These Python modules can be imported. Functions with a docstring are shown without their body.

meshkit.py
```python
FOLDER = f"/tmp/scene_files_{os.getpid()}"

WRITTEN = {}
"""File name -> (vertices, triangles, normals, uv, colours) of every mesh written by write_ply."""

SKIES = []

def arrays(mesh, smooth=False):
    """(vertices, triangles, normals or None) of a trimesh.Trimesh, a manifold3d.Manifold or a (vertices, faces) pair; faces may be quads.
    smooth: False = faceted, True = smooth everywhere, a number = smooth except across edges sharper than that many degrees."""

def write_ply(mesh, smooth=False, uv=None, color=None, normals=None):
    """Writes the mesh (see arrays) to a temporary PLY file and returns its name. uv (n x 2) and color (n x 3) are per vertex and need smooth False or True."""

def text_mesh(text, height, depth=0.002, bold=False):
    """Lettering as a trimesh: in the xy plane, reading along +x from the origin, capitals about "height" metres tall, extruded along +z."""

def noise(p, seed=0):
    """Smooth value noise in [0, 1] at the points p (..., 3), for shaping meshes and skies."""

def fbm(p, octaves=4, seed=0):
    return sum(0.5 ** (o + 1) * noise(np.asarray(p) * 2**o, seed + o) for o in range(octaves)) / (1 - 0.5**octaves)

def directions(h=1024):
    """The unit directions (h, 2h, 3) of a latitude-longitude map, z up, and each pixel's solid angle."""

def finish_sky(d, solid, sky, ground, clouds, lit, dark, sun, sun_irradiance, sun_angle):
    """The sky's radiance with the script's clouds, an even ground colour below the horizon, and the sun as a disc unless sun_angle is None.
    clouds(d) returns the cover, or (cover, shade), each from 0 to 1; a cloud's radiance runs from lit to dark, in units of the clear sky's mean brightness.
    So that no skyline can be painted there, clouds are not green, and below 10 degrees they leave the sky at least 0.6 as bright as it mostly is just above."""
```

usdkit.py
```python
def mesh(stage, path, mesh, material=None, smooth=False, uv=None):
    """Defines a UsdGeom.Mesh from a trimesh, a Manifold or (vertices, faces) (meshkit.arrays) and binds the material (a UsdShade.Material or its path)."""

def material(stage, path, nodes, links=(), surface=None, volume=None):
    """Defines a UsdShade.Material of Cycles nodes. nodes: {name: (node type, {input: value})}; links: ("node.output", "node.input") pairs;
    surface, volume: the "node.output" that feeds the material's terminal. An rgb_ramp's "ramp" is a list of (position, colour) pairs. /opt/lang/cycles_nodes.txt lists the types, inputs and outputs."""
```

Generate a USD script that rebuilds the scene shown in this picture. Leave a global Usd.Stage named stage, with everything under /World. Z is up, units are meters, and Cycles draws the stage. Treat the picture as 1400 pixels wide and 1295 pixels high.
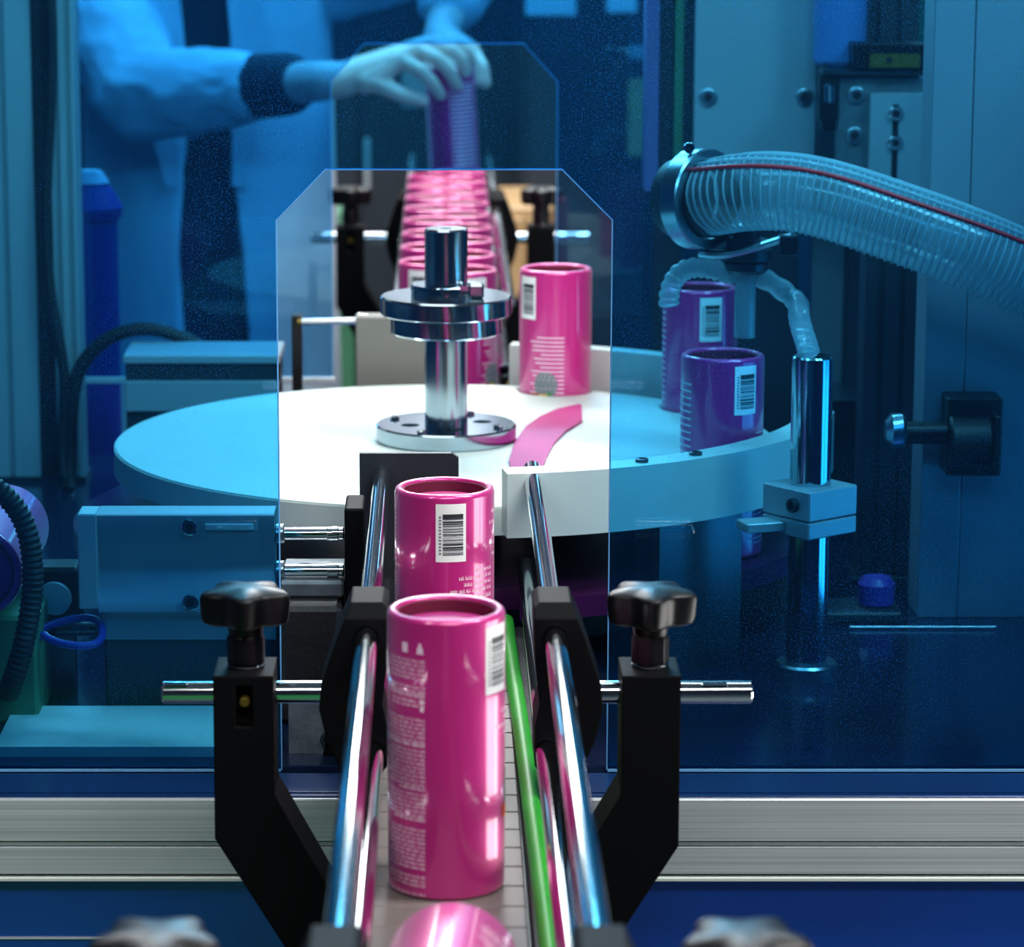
import math, random
import numpy as np, trimesh, manifold3d as m3, usdkit, meshkit
from shapely.geometry import Polygon, Point
from shapely.ops import unary_union
from pxr import Usd, UsdGeom, UsdLux, UsdShade, Gf, Sdf

random.seed(7); rng = np.random.default_rng(7)
stage = Usd.Stage.CreateInMemory()
UsdGeom.SetStageUpAxis(stage, 'Z'); UsdGeom.SetStageMetersPerUnit(stage, 1.0)
UsdGeom.Xform.Define(stage, '/World'); UsdGeom.Scope.Define(stage, '/World/Looks')
PI = math.pi

# ------------------------------------------------------------------ camera, lights, exposure
CAM_H, FPX, PX, PY, TAN = .634, 4400., 607., 647., .199          # metres above the belt; focal length and principal point in pixels of 1400x1295
pitch = math.atan(TAN)
cam = UsdGeom.Camera.Define(stage, '/World/camera')
cam.AddTranslateOp().Set(Gf.Vec3d(0, 0, CAM_H)); cam.AddRotateXOp().Set(90 - math.degrees(pitch))
cam.CreateHorizontalApertureAttr(36.0); cam.CreateVerticalApertureAttr(36.0*1295/1400)
cam.CreateFocalLengthAttr(36.0*FPX/1400)
cam.CreateHorizontalApertureOffsetAttr((700-PX)/1400*36.0); cam.CreateVerticalApertureOffsetAttr((PY-647.5)/1400*36.0)
cam.CreateClippingRangeAttr(Gf.Vec2f(.05, 60))
cam.CreateFStopAttr(10.0); cam.CreateFocusDistanceAttr(2.42)
cam.CreateExposureAttr(0.0)

def rect(name, loc, size, power, color=(1, 1, 1), aim=None):
    l = UsdLux.RectLight.Define(stage, '/World/' + name)
    l.CreateWidthAttr(size[0]); l.CreateHeightAttr(size[1]); l.CreateIntensityAttr(power); l.CreateColorAttr(Gf.Vec3f(*color))
    d = np.array((0, 0, -1.) if aim is None else np.subtract(aim, loc), float); d /= np.linalg.norm(d)
    z = -d; up = np.array((0, 1., 0)) if abs(z[2]) > .95 else np.array((0, 0, 1.))
    x = np.cross(up, z); x /= np.linalg.norm(x); y = np.cross(z, x)
    l.AddTransformOp().Set(Gf.Matrix4d(*x, 0, *y, 0, *z, 0, *map(float, loc), 1))
    return l
# ceiling luminaires of the hall, the machine's working lamp, and unseen fills added for brightness
rect('machine_lamp', (-.15, 2.75, 1.15), (.6, .3), 2.5, (.95, 1.0, .97))
rect('rail_streak_light', (.03, 3.36, .585), (.55, .11), 11, (.95, 1.0, .98), aim=(0, 2.1, .0))  # unseen bar added for the white streaks on the rails
rect('plate_fill_light', (.35, 2.45, 1.03), (.9, .15), 11, (.72, .93, 1), aim=(.35, 3.2, .15))  # unseen fill added to brighten the plates at the right
rect('ceiling_lamp_front', (1.2, 1.75, 1.9), (.4, 1.2), 34, (1, .97, .94), aim=(.0, 1.9, 0))
rect('ceiling_lamp_front_left', (-1.1, .6, 2.25), (.4, 1.6), 10, (.93, .98, 1), aim=(0, 2, 0))
rect('front_fill_light', (.5, -.4, 2.3), (1.8, .5), 20, (1, .98, .96), aim=(0, 2.2, 0))  # unseen fill added to brighten the foreground
rect('ceiling_lamp_rear', (-.5, 4.6, 2.3), (1.6, .5), 30, (.95, .98, 1))
rect('ceiling_lamp_rear_side', (.7, 4.1, 2.1), (.4, 1.2), 30, (.95, .98, 1), aim=(-.4, 4.8, .1))
rect('queue_lamp', (.0, 5.5, 1.7), (.7, .2), 60, (.98, 1, 1), aim=(0, 4.7, .0))
rect('ceiling_lamp_rear_right', (.7, 6.8, 2.3), (1.6, .5), 30, (.85, .95, 1))
dome = UsdLux.DomeLight.Define(stage, '/World/sky_light'); dome.CreateIntensityAttr(.15); dome.CreateColorAttr(Gf.Vec3f(.35, .6, 1))

def at(px, py, Y):
    """the point on the plane y = Y that the photograph shows at pixel px, py"""
    c, s = math.cos(pitch), math.sin(pitch)
    d = np.array([px-PX, FPX*c - (py-PY)*s, -FPX*s - (py-PY)*c])
    return np.array([0, 0, CAM_H]) + d*(Y/d[1])

# ------------------------------------------------------------------ materials
def lin(r, g, b):
    return tuple(((c/255)/12.92 if c <= 10 else ((c/255+.055)/1.055)**2.4) for c in (r, g, b))
MATS = {}
def mat(name, rgb, rough=.5, metal=0., spec=.5, coat=0., bump=0., bscale=300., var=0., vscale=20., bevel=0., brushed=None, **kw):
    """principled material; bump: fine relief, var: mottling of the base colour, bevel: rounded edges (metres)"""
    base = lin(*rgb)
    n = {'p': ('principled_bsdf', dict(base_color=base, roughness=rough, metallic=metal, specular_ior_level=spec, coat_weight=coat, **kw))}
    links = []
    if bump or var:
        n['tc'] = ('texture_coordinate', {})
    if var:
        n['nz'] = ('noise_texture', dict(scale=vscale, detail=4.0))
        n['rp'] = ('rgb_ramp', dict(ramp=[(.3, tuple(c*(1-var) for c in base)), (.7, tuple(min(1, c*(1+var)) for c in base))]))
        if brushed:
            n['mp'] = ('mapping', dict(scale=brushed)); links += [('tc.object', 'mp.vector'), ('mp.vector', 'nz.vector')]
        else:
            links.append(('tc.object', 'nz.vector'))
        links += [('nz.fac', 'rp.fac'), ('rp.color', 'p.base_color')]
    nrm = None
    if bevel:
        n['bv'] = ('bevel', dict(radius=bevel, samples=4)); nrm = 'bv.bevel'
    if bump:
        n['nb'] = ('noise_texture', dict(scale=bscale, detail=3.0)); n['bp'] = ('bump', dict(strength=bump, distance=.002))
        links += [('tc.object', 'nb.vector'), ('nb.fac', 'bp.height')]
        if nrm: links.append((nrm, 'bp.normal'))
        nrm = 'bp.normal'
    if nrm: links.append((nrm, 'p.normal'))
    MATS[name] = usdkit.material(stage, '/World/Looks/' + name, n, links, surface='p.BSDF')
    return name

mat('magenta_card', (212, 32, 138), .42, sheen_weight=.3, sheen_roughness=.45, sheen_tint=(1., .72, .86), metal=.3, coat=.9, coat_roughness=.12, coat_ior=1.75, bump=.006, bscale=500)
mat('shaded_inner_card', (96, 8, 48), .6)  # shade inside the tube rim put into the card colour
mat('magenta_lid', (176, 20, 112), .5)
mat('white_print', (250, 216, 236), .5)
mat('white_label', (248, 248, 248), .5)
mat('black_print', (40, 44, 52), .5)
mat('grey_print', (120, 126, 132), .5)
mat('yellow_print', (250, 205, 60), .5)
mat('red_print', (200, 70, 50), .5)
mat('green_print', (60, 140, 80), .5)
mat('blue_print', (84, 66, 150), .5)
mat('chrome', (214, 220, 224), .09, 1.0)
mat('polished_steel', (176, 194, 204), .13, 1.0, var=.06, vscale=8)
mat('brushed_steel', (170, 182, 190), .28, 1.0, bump=.05, bscale=120)
mat('black_plastic', (10, 11, 14), .36, spec=.35, bevel=.002, bump=.03, bscale=900)
mat('black_anodised', (8, 9, 12), .6, spec=.1, bevel=.0025, bump=.05, bscale=1200)
mat('black_rubber', (12, 13, 16), .55)
mat('black_casting', (22, 24, 28), .5, bump=.3, bscale=260, var=.3)
mat('grey_casting', (112, 124, 130), .45, .5, bump=.35, bscale=160, var=.3, vscale=40)
mat('white_plastic', (202, 213, 206), .42, var=.03)
mat('belt_plastic', (122, 112, 108), .5, bump=.04, bscale=600, var=.06)
mat('green_plastic', (46, 176, 44), .42)
mat('dark_steel', (70, 80, 88), .3, .8)
mat('aluminium', (214, 222, 226), .36, .45, bump=.04, bscale=80)
mat('brushed_profile', (200, 208, 213), .36, .45, var=.22, vscale=1., brushed=(1.5, 300, 700))
mat('grey_aluminium', (176, 186, 188), .48, .55, bump=.02, bscale=900)
mat('bead_blasted', (170, 180, 184), .5, .4, bump=.05, bscale=900)
mat('grey_block', (122, 122, 116), .5, .3)
mat('dark_plate', (52, 60, 66), .4, .5)
mat('reflected_blue', (18, 52, 104), .22, .3)  # blue reflected from the glass put into the sill colour
mat('deck_metal', (34, 56, 96), .16, .7, bump=.01, bscale=30)
mat('blue_panel', (16, 62, 150), .16, spec=1., bump=.03, bscale=700)
mat('brass', (130, 110, 44), .35, .6)
mat('red_stripe', (240, 24, 34), .4)
mat('blue_cable', (30, 50, 150), .4)
mat('green_paint', (60, 116, 84), .5, var=.1)
mat('tan_paint', (176, 140, 96), .5, var=.1)
mat('grey_paint', (130, 142, 150), .5, var=.08)
mat('dark_paint', (36, 44, 54), .5, var=.15)
mat('pale_paint', (200, 212, 216), .5)
mat('wall_paint', (48, 64, 90), .7, var=.06, vscale=2)
mat('floor_paint', (66, 84, 92), .35, var=.1, vscale=3)
mat('ceiling_paint', (90, 104, 120), .8)
mat('skin', (236, 196, 188), .5, subsurface_weight=.15, subsurface_scale=.004, var=.05)
mat('coat_cloth', (206, 216, 226), .8, bump=.15, bscale=700, var=.05)
mat('dark_cloth', (30, 34, 46), .85, bump=.2, bscale=600)
mat('hair_brown', (40, 30, 26), .6)
mat('eye_white', (230, 230, 226), .3)
mat('eye_dark', (26, 20, 18), .3)
mat('lip', (170, 100, 96), .5)
mat('satin_black', (14, 15, 18), .5)
mat('reflected_purple', (60, 20, 66), .2, spec=.7)  # reflected magenta of the tubes put into the base plate colour
mat('purple_bin', (84, 50, 150), .4)
mat('blue_bowl', (84, 130, 190), .2)
mat('muted_violet', (110, 100, 150), .4)
mat('panel_grey', (136, 146, 156), .5, .4, bump=.04, bscale=900)
mat('green_rubber', (40, 130, 70), .8)

def glass(name, tint, film_col, film, dust):
    """blue acrylic: coloured transparent body, mirror reflection by Fresnel, blue haze put in as a thin film colour, with dust and fine splashes that scatter light"""
    n = {'tc': ('texture_coordinate', {}),
         't': ('transparent_bsdf', dict(color=tint)), 'g': ('glossy_bsdf', dict(color=(.8, .95, 1), roughness=.015)), 'f': ('fresnel', dict(IOR=1.49)),
         'm': ('mix_closure', {}),
         'd': ('diffuse_bsdf', dict(color=film_col)), 'l': ('translucent_bsdf', dict(color=film_col)), 's': ('mix_closure', dict(fac=.5)),
         'n1': ('noise_texture', dict(scale=700., detail=2.0)), 'r1': ('map_range', dict(from_min=.56, from_max=.66, to_min=0., to_max=1., clamp=True)),
         'n2': ('noise_texture', dict(scale=5., detail=3.0)), 'r2': ('map_range', dict(from_min=.42, from_max=.68, to_min=0.02, to_max=1., clamp=True)),
         'x': ('math', dict(math_type='multiply')), 'y': ('math', dict(math_type='multiply_add', value2=dust, value3=film)),
         'o': ('mix_closure', {})}
    links = [('tc.object', 'n1.vector'), ('tc.object', 'n2.vector'), ('n1.fac', 'r1.value'), ('n2.fac', 'r2.value'), ('r1.result', 'x.value1'), ('r2.result', 'x.value2'),
             ('x.value', 'y.value1'), ('f.fac', 'm.fac'), ('t.BSDF', 'm.closure1'), ('g.BSDF', 'm.closure2'),
             ('d.BSDF', 's.closure1'), ('l.BSDF', 's.closure2'), ('m.closure', 'o.closure1'), ('s.closure', 'o.closure2'), ('y.value', 'o.fac')]
    MATS[name] = usdkit.material(stage, '/World/Looks/' + name, n, links, surface='o.closure')
glass('blue_acrylic', (.285, .715, .915), (.06, .34, .85), .012, .16)  # film colour puts the reflected blue haze into the pane
glass('rear_acrylic', (.46, .74, .92), (.06, .34, .85), .008, .03)
MATS['edge_glow_blue'] = usdkit.material(stage, '/World/Looks/edge_glow_blue', {'d': ('diffuse_bsdf', dict(color=(.25, .62, .95))), 'l': ('translucent_bsdf', dict(color=(.25, .62, .95))), 'm': ('mix_closure', dict(fac=.5))},
                                       [('d.BSDF', 'm.closure1'), ('l.BSDF', 'm.closure2')], surface='m.closure')  # glow of the cut edges put in as a brighter blue
def clear(name, tint, rough, milk):
    n = {'t': ('transparent_bsdf', dict(color=tint)), 'g': ('glossy_bsdf', dict(color=(1, 1, 1), roughness=rough)), 'f': ('fresnel', dict(IOR=1.5)), 'm': ('mix_closure', {}),
         'd': ('diffuse_bsdf', dict(color=(.62, .72, .76))), 'l': ('translucent_bsdf', dict(color=(.62, .72, .76))), 's': ('mix_closure', dict(fac=.5)), 'o': ('mix_closure', dict(fac=milk))}
    MATS[name] = usdkit.material(stage, '/World/Looks/' + name, n, [('f.fac', 'm.fac'), ('t.BSDF', 'm.closure1'), ('g.BSDF', 'm.closure2'), ('d.BSDF', 's.closure1'), ('l.BSDF', 's.closure2'),
                                 ('m.closure', 'o.closure1'), ('s.closure', 'o.closure2')], surface='o.closure')
clear('clear_pvc', (.86, .95, .96), .12, .22)
clear('pvc_rib', (.8, .92, .95), .1, .6)
clear('frosted_plastic', (.85, .95, .97), .2, .3)

# ------------------------------------------------------------------ shape helpers
cat = trimesh.util.concatenate
def box(x0, x1, y0, y1, z0, z1, c=.0):
    """a box with chamfered edges"""
    c = min(c, .45*min(abs(x1-x0), abs(y1-y0), abs(z1-z0)))
    if c <= 0:
        b = trimesh.creation.box((x1-x0, y1-y0, z1-z0)); b.apply_translation(((x0+x1)/2, (y0+y1)/2, (z0+z1)/2)); return b
    pts = []
    for sx in (0, 1):
        for sy in (0, 1):
            for sz in (0, 1):
                X, Y, Z = (x0, x1)[sx], (y0, y1)[sy], (z0, z1)[sz]
                dx, dy, dz = (c, -c)[sx], (c, -c)[sy], (c, -c)[sz]
                pts += [(X, Y+dy, Z+dz), (X+dx, Y, Z+dz), (X+dx, Y+dy, Z)]
    return tm(m3.Manifold.hull_points(np.array(pts, np.float64)))
def tm(m):
    k = m.to_mesh(); return trimesh.Trimesh(np.array(k.vert_properties[:, :3], float), np.array(k.tri_verts, int), process=False)
def mani(t):
    return m3.Manifold(m3.Mesh(np.asarray(t.vertices, np.float32), np.asarray(t.faces, np.uint32)))
def lathe(prof, seg=48, loc=(0, 0, 0)):
    """a profile of (radius, z) turned about z; closed where it starts and ends on the axis"""
    m = trimesh.creation.revolve(np.array(prof, float), sections=seg); m.apply_translation(loc); return m
def sweep(path, r, seg=12, caps=True, squash=None):
    """a round bar along a path; r a number or one per point"""
    p = np.asarray(path, float); n = len(p); r = np.full(n, r) if np.ndim(r) == 0 else np.asarray(r, float)
    t = np.gradient(p, axis=0); t /= np.linalg.norm(t, axis=1)[:, None]
    u = np.cross(t[0], (0, 0, 1.)) if abs(t[0][2]) < .9 else np.cross(t[0], (0, 1., 0)); u /= np.linalg.norm(u)
    V, F = [], []; a = np.linspace(0, 2*PI, seg, endpoint=False)
    for i in range(n):
        u = u - t[i]*(u@t[i]); u /= np.linalg.norm(u); w = np.cross(t[i], u)
        su, sw = squash or (1, 1)
        V.append(p[i] + r[i]*(np.cos(a)[:, None]*u*su + np.sin(a)[:, None]*w*sw))
    V = np.vstack(V)
    for i in range(n-1):
        for k in range(seg):
            k2 = (k+1) % seg; A, B, C, D = i*seg+k, i*seg+k2, (i+1)*seg+k2, (i+1)*seg+k
            F += [(A, B, C), (A, C, D)]
    if caps:
        V = np.vstack([V, p[0], p[-1]]); c0, c1 = n*seg, n*seg+1
        for k in range(seg):
            k2 = (k+1) % seg; F += [(c0, k2, k), (c1, (n-1)*seg+k, (n-1)*seg+k2)]
    return trimesh.Trimesh(V, np.array(F), process=False)
def rod(a, b, r, seg=32, ch=.001):
    """a straight bar with chamfered ends"""
    a, b = np.asarray(a, float), np.asarray(b, float); L = np.linalg.norm(b-a)
    m = lathe([(0, 0), (r-ch, 0), (r, ch), (r, L-ch), (r-ch, L), (0, L)], seg)
    m.apply_transform(trimesh.geometry.align_vectors((0, 0, 1), (b-a)/L)); m.apply_translation(a); return m
def spline(pts, n=60):
    from scipy.interpolate import CubicSpline
    p = np.asarray(pts, float); s = np.r_[0, np.cumsum(np.linalg.norm(np.diff(p, axis=0), axis=1))]
    return CubicSpline(s, p)(np.linspace(0, s[-1], n))
def prism_xz(poly, y0, y1):
    """a polygon in x, z pushed along y"""
    m = trimesh.creation.extrude_polygon(poly if hasattr(poly, 'exterior') else Polygon(poly), y1-y0, engine='earcut')
    m.apply_transform(trimesh.transformations.rotation_matrix(PI/2, (1, 0, 0))); m.apply_translation((0, y1, 0)); return m
def prism_yz(poly, x0, x1):
    m = trimesh.creation.extrude_polygon(poly if hasattr(poly, 'exterior') else Polygon(poly), x1-x0, engine='earcut')
    m.apply_transform(np.array([[0, 0, 1, x0], [1, 0, 0, 0], [0, 1, 0, 0], [0, 0, 0, 1.]])); return m
def prism(poly, z0, z1):
    m = trimesh.creation.extrude_polygon(poly if hasattr(poly, 'exterior') else Polygon(poly), z1-z0, engine='earcut'); m.apply_translation((0, 0, z0)); return m
def loft(outline, layers):
    """stack an outline (n x 2) at (z, scale) layers"""
    o = np.asarray(outline); n = len(o); V = [np.c_[o*s, np.full(n, z)] for z, s in layers]; F = []
    for i in range(len(layers)-1):
        for k in range(n):
            k2 = (k+1) % n; F += [(i*n+k, i*n+k2, (i+1)*n+k2), (i*n+k, (i+1)*n+k2, (i+1)*n+k)]
    V = np.vstack(V + [[[0, 0, layers[0][0]]], [[0, 0, layers[-1][0]]]]); c0 = len(layers)*n
    for k in range(n):
        k2 = (k+1) % n; F += [(c0, k2, k), (c0+1, (len(layers)-1)*n+k, (len(layers)-1)*n+k2)]
    return trimesh.Trimesh(V, np.array(F), process=False)
def moved(m, *v): m = m.copy(); m.apply_translation(v); return m
def cut(a, *bs):
    r = mani(a)
    for b in bs: r = r - mani(b)
    return tm(r)
def socket_screw(r=.005, h=.004):
    """socket-head screw, axis z, head on z=0"""
    return lathe([(0, h*.35), (r*.5, h*.35), (r*.55, h), (r*.88, h), (r, h*.85), (r, 0), (0, 0)][::-1], 18)

# ------------------------------------------------------------------ naming helpers
used = {}
def numbered(parent, name):
    key = (parent, name); k = used.get(key, 0); used[key] = k+1
    return name if k == 0 else f'{name}_{k:03d}'
def path_of(parent):
    return '/World' if parent is None else str(parent.GetPath())
def obj(name, mesh, m, parent=None, smooth=35, label=None, kind=None):
    pp = path_of(parent); p = usdkit.mesh(stage, f'{pp}/{numbered(pp, name)}', mesh, MATS[m], smooth=smooth).GetPrim()
    if label: p.SetCustomDataByKey('label', label)
    if kind: p.SetCustomDataByKey('kind', kind)
    return p
def tag(p, label, category, group=None):
    p.SetCustomDataByKey('label', label); p.SetCustomDataByKey('category', category)
    if group: p.SetCustomDataByKey('group', group)
    return p
def thing(name, label, category, loc=(0, 0, 0), group=None, M=None):
    x = UsdGeom.Xform.Define(stage, '/World/' + numbered('/World', name))
    place(x.GetPrim(), loc, M); return tag(x.GetPrim(), label, category, group)
def place(prim, loc=(0, 0, 0), M=None):
    T = np.eye(4); T[:3, :3] = np.eye(3) if M is None else np.asarray(M)[:3, :3]; T[:3, 3] = loc
    x = UsdGeom.Xformable(prim); op = x.GetOrderedXformOps()
    (op[0] if op else x.AddTransformOp()).Set(Gf.Matrix4d(*T.T.ravel().tolist()))
def dup(src, loc, label, category, group=None, M=None):
    name = src.GetName().rstrip('0123456789').rstrip('_')
    x = UsdGeom.Xform.Define(stage, '/World/' + numbered('/World', name)).GetPrim()
    x.GetReferences().AddInternalReference(src.GetPath()); x.SetInstanceable(True)
    T = np.eye(4); T[:3, :3] = np.eye(3) if M is None else np.asarray(M)[:3, :3]; T[:3, 3] = loc
    x.GetAttribute('xformOp:transform').Set(Gf.Matrix4d(*T.T.ravel().tolist()))
    if not group and src.GetCustomDataByKey('group'): group = ''
    return tag(x, label, category, group)
def struct(name, mesh, m):
    p = obj(name, mesh, m); p.SetCustomDataByKey('kind', 'structure'); return p
def rot(axis, deg): return trimesh.transformations.rotation_matrix(math.radians(deg), axis)

def screw(parent, name, m, r, h, M, pos):
    T = np.array(M, float); a = socket_screw(r, h); a.apply_transform(T); a.apply_translation(pos)
    k = lathe([(0, h*.36), (r*.5, h*.36), (r*.5, h*.6), (0, h*.6)], 6); k.apply_transform(T); k.apply_translation(pos)
    obj('socket', k, 'satin_black', obj(name, a, m, parent))
FRONT = rot((1, 0, 0), 90); UP = np.eye(4)
# ------------------------------------------------------------------ the hall
FL = -.95
struct('floor', box(-3.6, 3.6, -2.6, 9.6, FL-.1, FL), 'floor_paint')
struct('ceiling', box(-3.6, 3.6, -2.6, 9.6, 2.4, 2.5), 'ceiling_paint')
struct('wall_back', box(-3.6, 3.6, 9.5, 9.6, FL, 2.4), 'wall_paint')
struct('wall_left', box(-3.6, -3.5, -2.6, 9.5, FL, 2.4), 'wall_paint')
struct('wall_right', box(1.65, 1.75, -2.6, 9.5, FL, 2.4), 'wall_paint')
struct('wall_front', box(-3.5, 3.5, -2.6, -2.5, FL, 2.4), 'wall_paint')

MATS['added_pane_glow'] = usdkit.material(stage, '/World/Looks/added_pane_glow', {'e': ('emission', dict(color=(.86, .95, 1), strength=5.0))}, surface='e.emission')  # unseen glowing panes added to be mirrored in the rails
MATS['added_low_glow'] = usdkit.material(stage, '/World/Looks/added_low_glow', {'e': ('emission', dict(color=(1, .98, .95), strength=7.0))}, surface='e.emission')  # unseen low glow added for the bright strip on the front tube
for k in range(4):
    x = -2.4+1.6*k
    w_ = thing('window', 'unseen bright window high on the back wall', 'window', (x, 9.49, .45)); w_.ClearCustomData(); w_.SetCustomDataByKey('kind', 'structure')
    obj('pane', box(-.6, .6, -.012, -.004, 0, .7), 'added_pane_glow', w_)
    for a_ in (-.62, .0, .60): obj('added_window_frame', box(a_-.02, a_+.02, -.03, 0, -.03, .73, .002), 'dark_paint', w_)
    for z_ in (-.03, .70): obj('added_window_frame', box(-.64, .64, -.032, 0, z_, z_+.03, .002), 'dark_paint', w_)

d_ = thing('window', 'unseen low bright window in the right wall', 'window', (1.64, 1.70, FL)); d_.ClearCustomData(); d_.SetCustomDataByKey('kind', 'structure')
for k in range(2): obj('pane', box(-.012, -.004, .05+.56*k, .55+.56*k, .07, .95), 'added_low_glow', d_)
for a_ in (0, .55, 1.11): obj('added_window_frame', box(-.03, .005, a_, a_+.05, 0, 1.02, .002), 'dark_paint', d_)
for z_ in (0, .95): obj('added_window_frame', box(-.032, .005, 0, 1.16, z_, z_+.07, .002), 'dark_paint', d_)

# ------------------------------------------------------------------ the machine: cabinet, deck, glass
DECK = -.053
cab = thing('machine_cabinet', 'dark blue glossy lower cabinet of the packing machine with a pale edge strip', 'cabinet', (0, 2.262, FL))
obj('front_panel', box(-.62, .62, 0, .02, .02, .8305, .002), 'blue_panel', cab)
obj('body', cat([box(-.62, .62, .022, 1.3, .02, .8365, .002), box(-.62, .62, .067, 1.3, .8365, .8645, .002)]), 'dark_paint', cab)
obj('edge_strip', box(-.62, .62, -.0135, .018, .8318, .8352, .0008), 'white_plastic', cab)
obj('seam_strip', box(-.9, -.245, -.002, .001, .7838, .7852), 'aluminium', cab)
obj('foot', box(-.58, .58, .1, 1.2, 0, .02), 'black_rubber', cab)

pr = thing('aluminium_profile', 'horizontal grooved aluminium profile running under the front glass', 'profile', (0, 2.25, 0))
sec = [(0, -.1125), (0, -.0925), (.0035, -.0918), (.0035, -.0880), (0, -.0874), (0, -.0567), (.001, -.0557), (.066, -.0557), (.066, -.1125)]
obj('profile_body', prism_yz(sec, -.62, .62), 'brushed_profile', pr, smooth=False)
obj('groove_strip', box(-.62, .62, .0018, .0034, -.0914, -.0885), 'grey_aluminium', pr)
obj('sill_strip', box(-.62, .62, .004, .063, -.0556, -.0545, .0004), 'reflected_blue', pr, label='glossy sill strip carrying the reflected blue of the glass')
obj('sill_edge', box(-.62, .62, .011, .0135, -.0545, -.0537), 'reflected_blue', pr)

GX0, GX1 = -.122, .1225
def guard(name, label, Y, zb, zt, ztop, chz, xw, m, tk=.006):
    t = thing(name, label, 'glass guard', (0, Y, 0))
    hole = Polygon([(GX0, zb-.1), (GX0, ztop-chz), (GX0+.036, ztop), (GX1-.037, ztop), (GX1, ztop-chz), (GX1, zb-.1)])
    pane = Polygon([(-xw, zb), (xw, zb), (xw, zt), (-xw, zt)]).difference(hole)
    obj('pane', prism_xz(pane, 0, tk), m, t, smooth=False)
    w = .0009
    ring = hole.difference(hole.buffer(-w)).intersection(Polygon([(-xw, zb), (xw, zb), (xw, zt), (-xw, zt)]))
    ring = ring.intersection(Polygon([(GX0-.01, zb+.001), (GX1+.01, zb+.001), (GX1+.01, ztop+.01), (GX0-.01, ztop+.01)]))
    obj('polished_edge', cat([prism_xz(g, .0003, tk-.0003) for g in getattr(ring, 'geoms', [ring])]), 'edge_glow_blue', t, smooth=False, label='polished edge of the cut opening, its glow put into the colour')
    return t
fg = guard('glass_guard', 'blue tinted front glass with a chamfered opening for the conveyor', 2.32, -.0555, .56, .396, .037, .60, 'blue_acrylic')
for x0, x1 in ((-.60, GX0), (GX1, .60)): obj('bottom_edge', box(x0, x1, -.001, .0, -.0555, -.0535), 'edge_glow_blue', fg, smooth=False)
bg = guard('glass_guard', 'blue tinted rear glass with a second chamfered opening, behind the rotary table', 3.47, .051, .56, .413, .041, .60, 'rear_acrylic')
for x0, x1 in ((-.60, GX0+.004), (GX1, .60)): obj('bottom_trim', box(x0, x1, -.006, .0, .044, .051, .001), 'aluminium', bg, smooth=False)
for sx, nm in ((-1, 'left'), (1, 'right')):
    gg = thing('glass_guard', f'blue tinted side glass closing the {nm} side of the machine', 'glass guard', (sx*.605, 2.33, 0)); obj('pane', box(-.003, .003, 0, 1.13, DECK, .56), 'blue_acrylic', gg, smooth=False)
deck = obj('machine_deck', box(-.62, .62, 2.327, 3.56, -.085, DECK, .001), 'deck_metal'); tag(deck, 'dark reflective metal deck inside the machine behind the front glass', 'machine deck')

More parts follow.
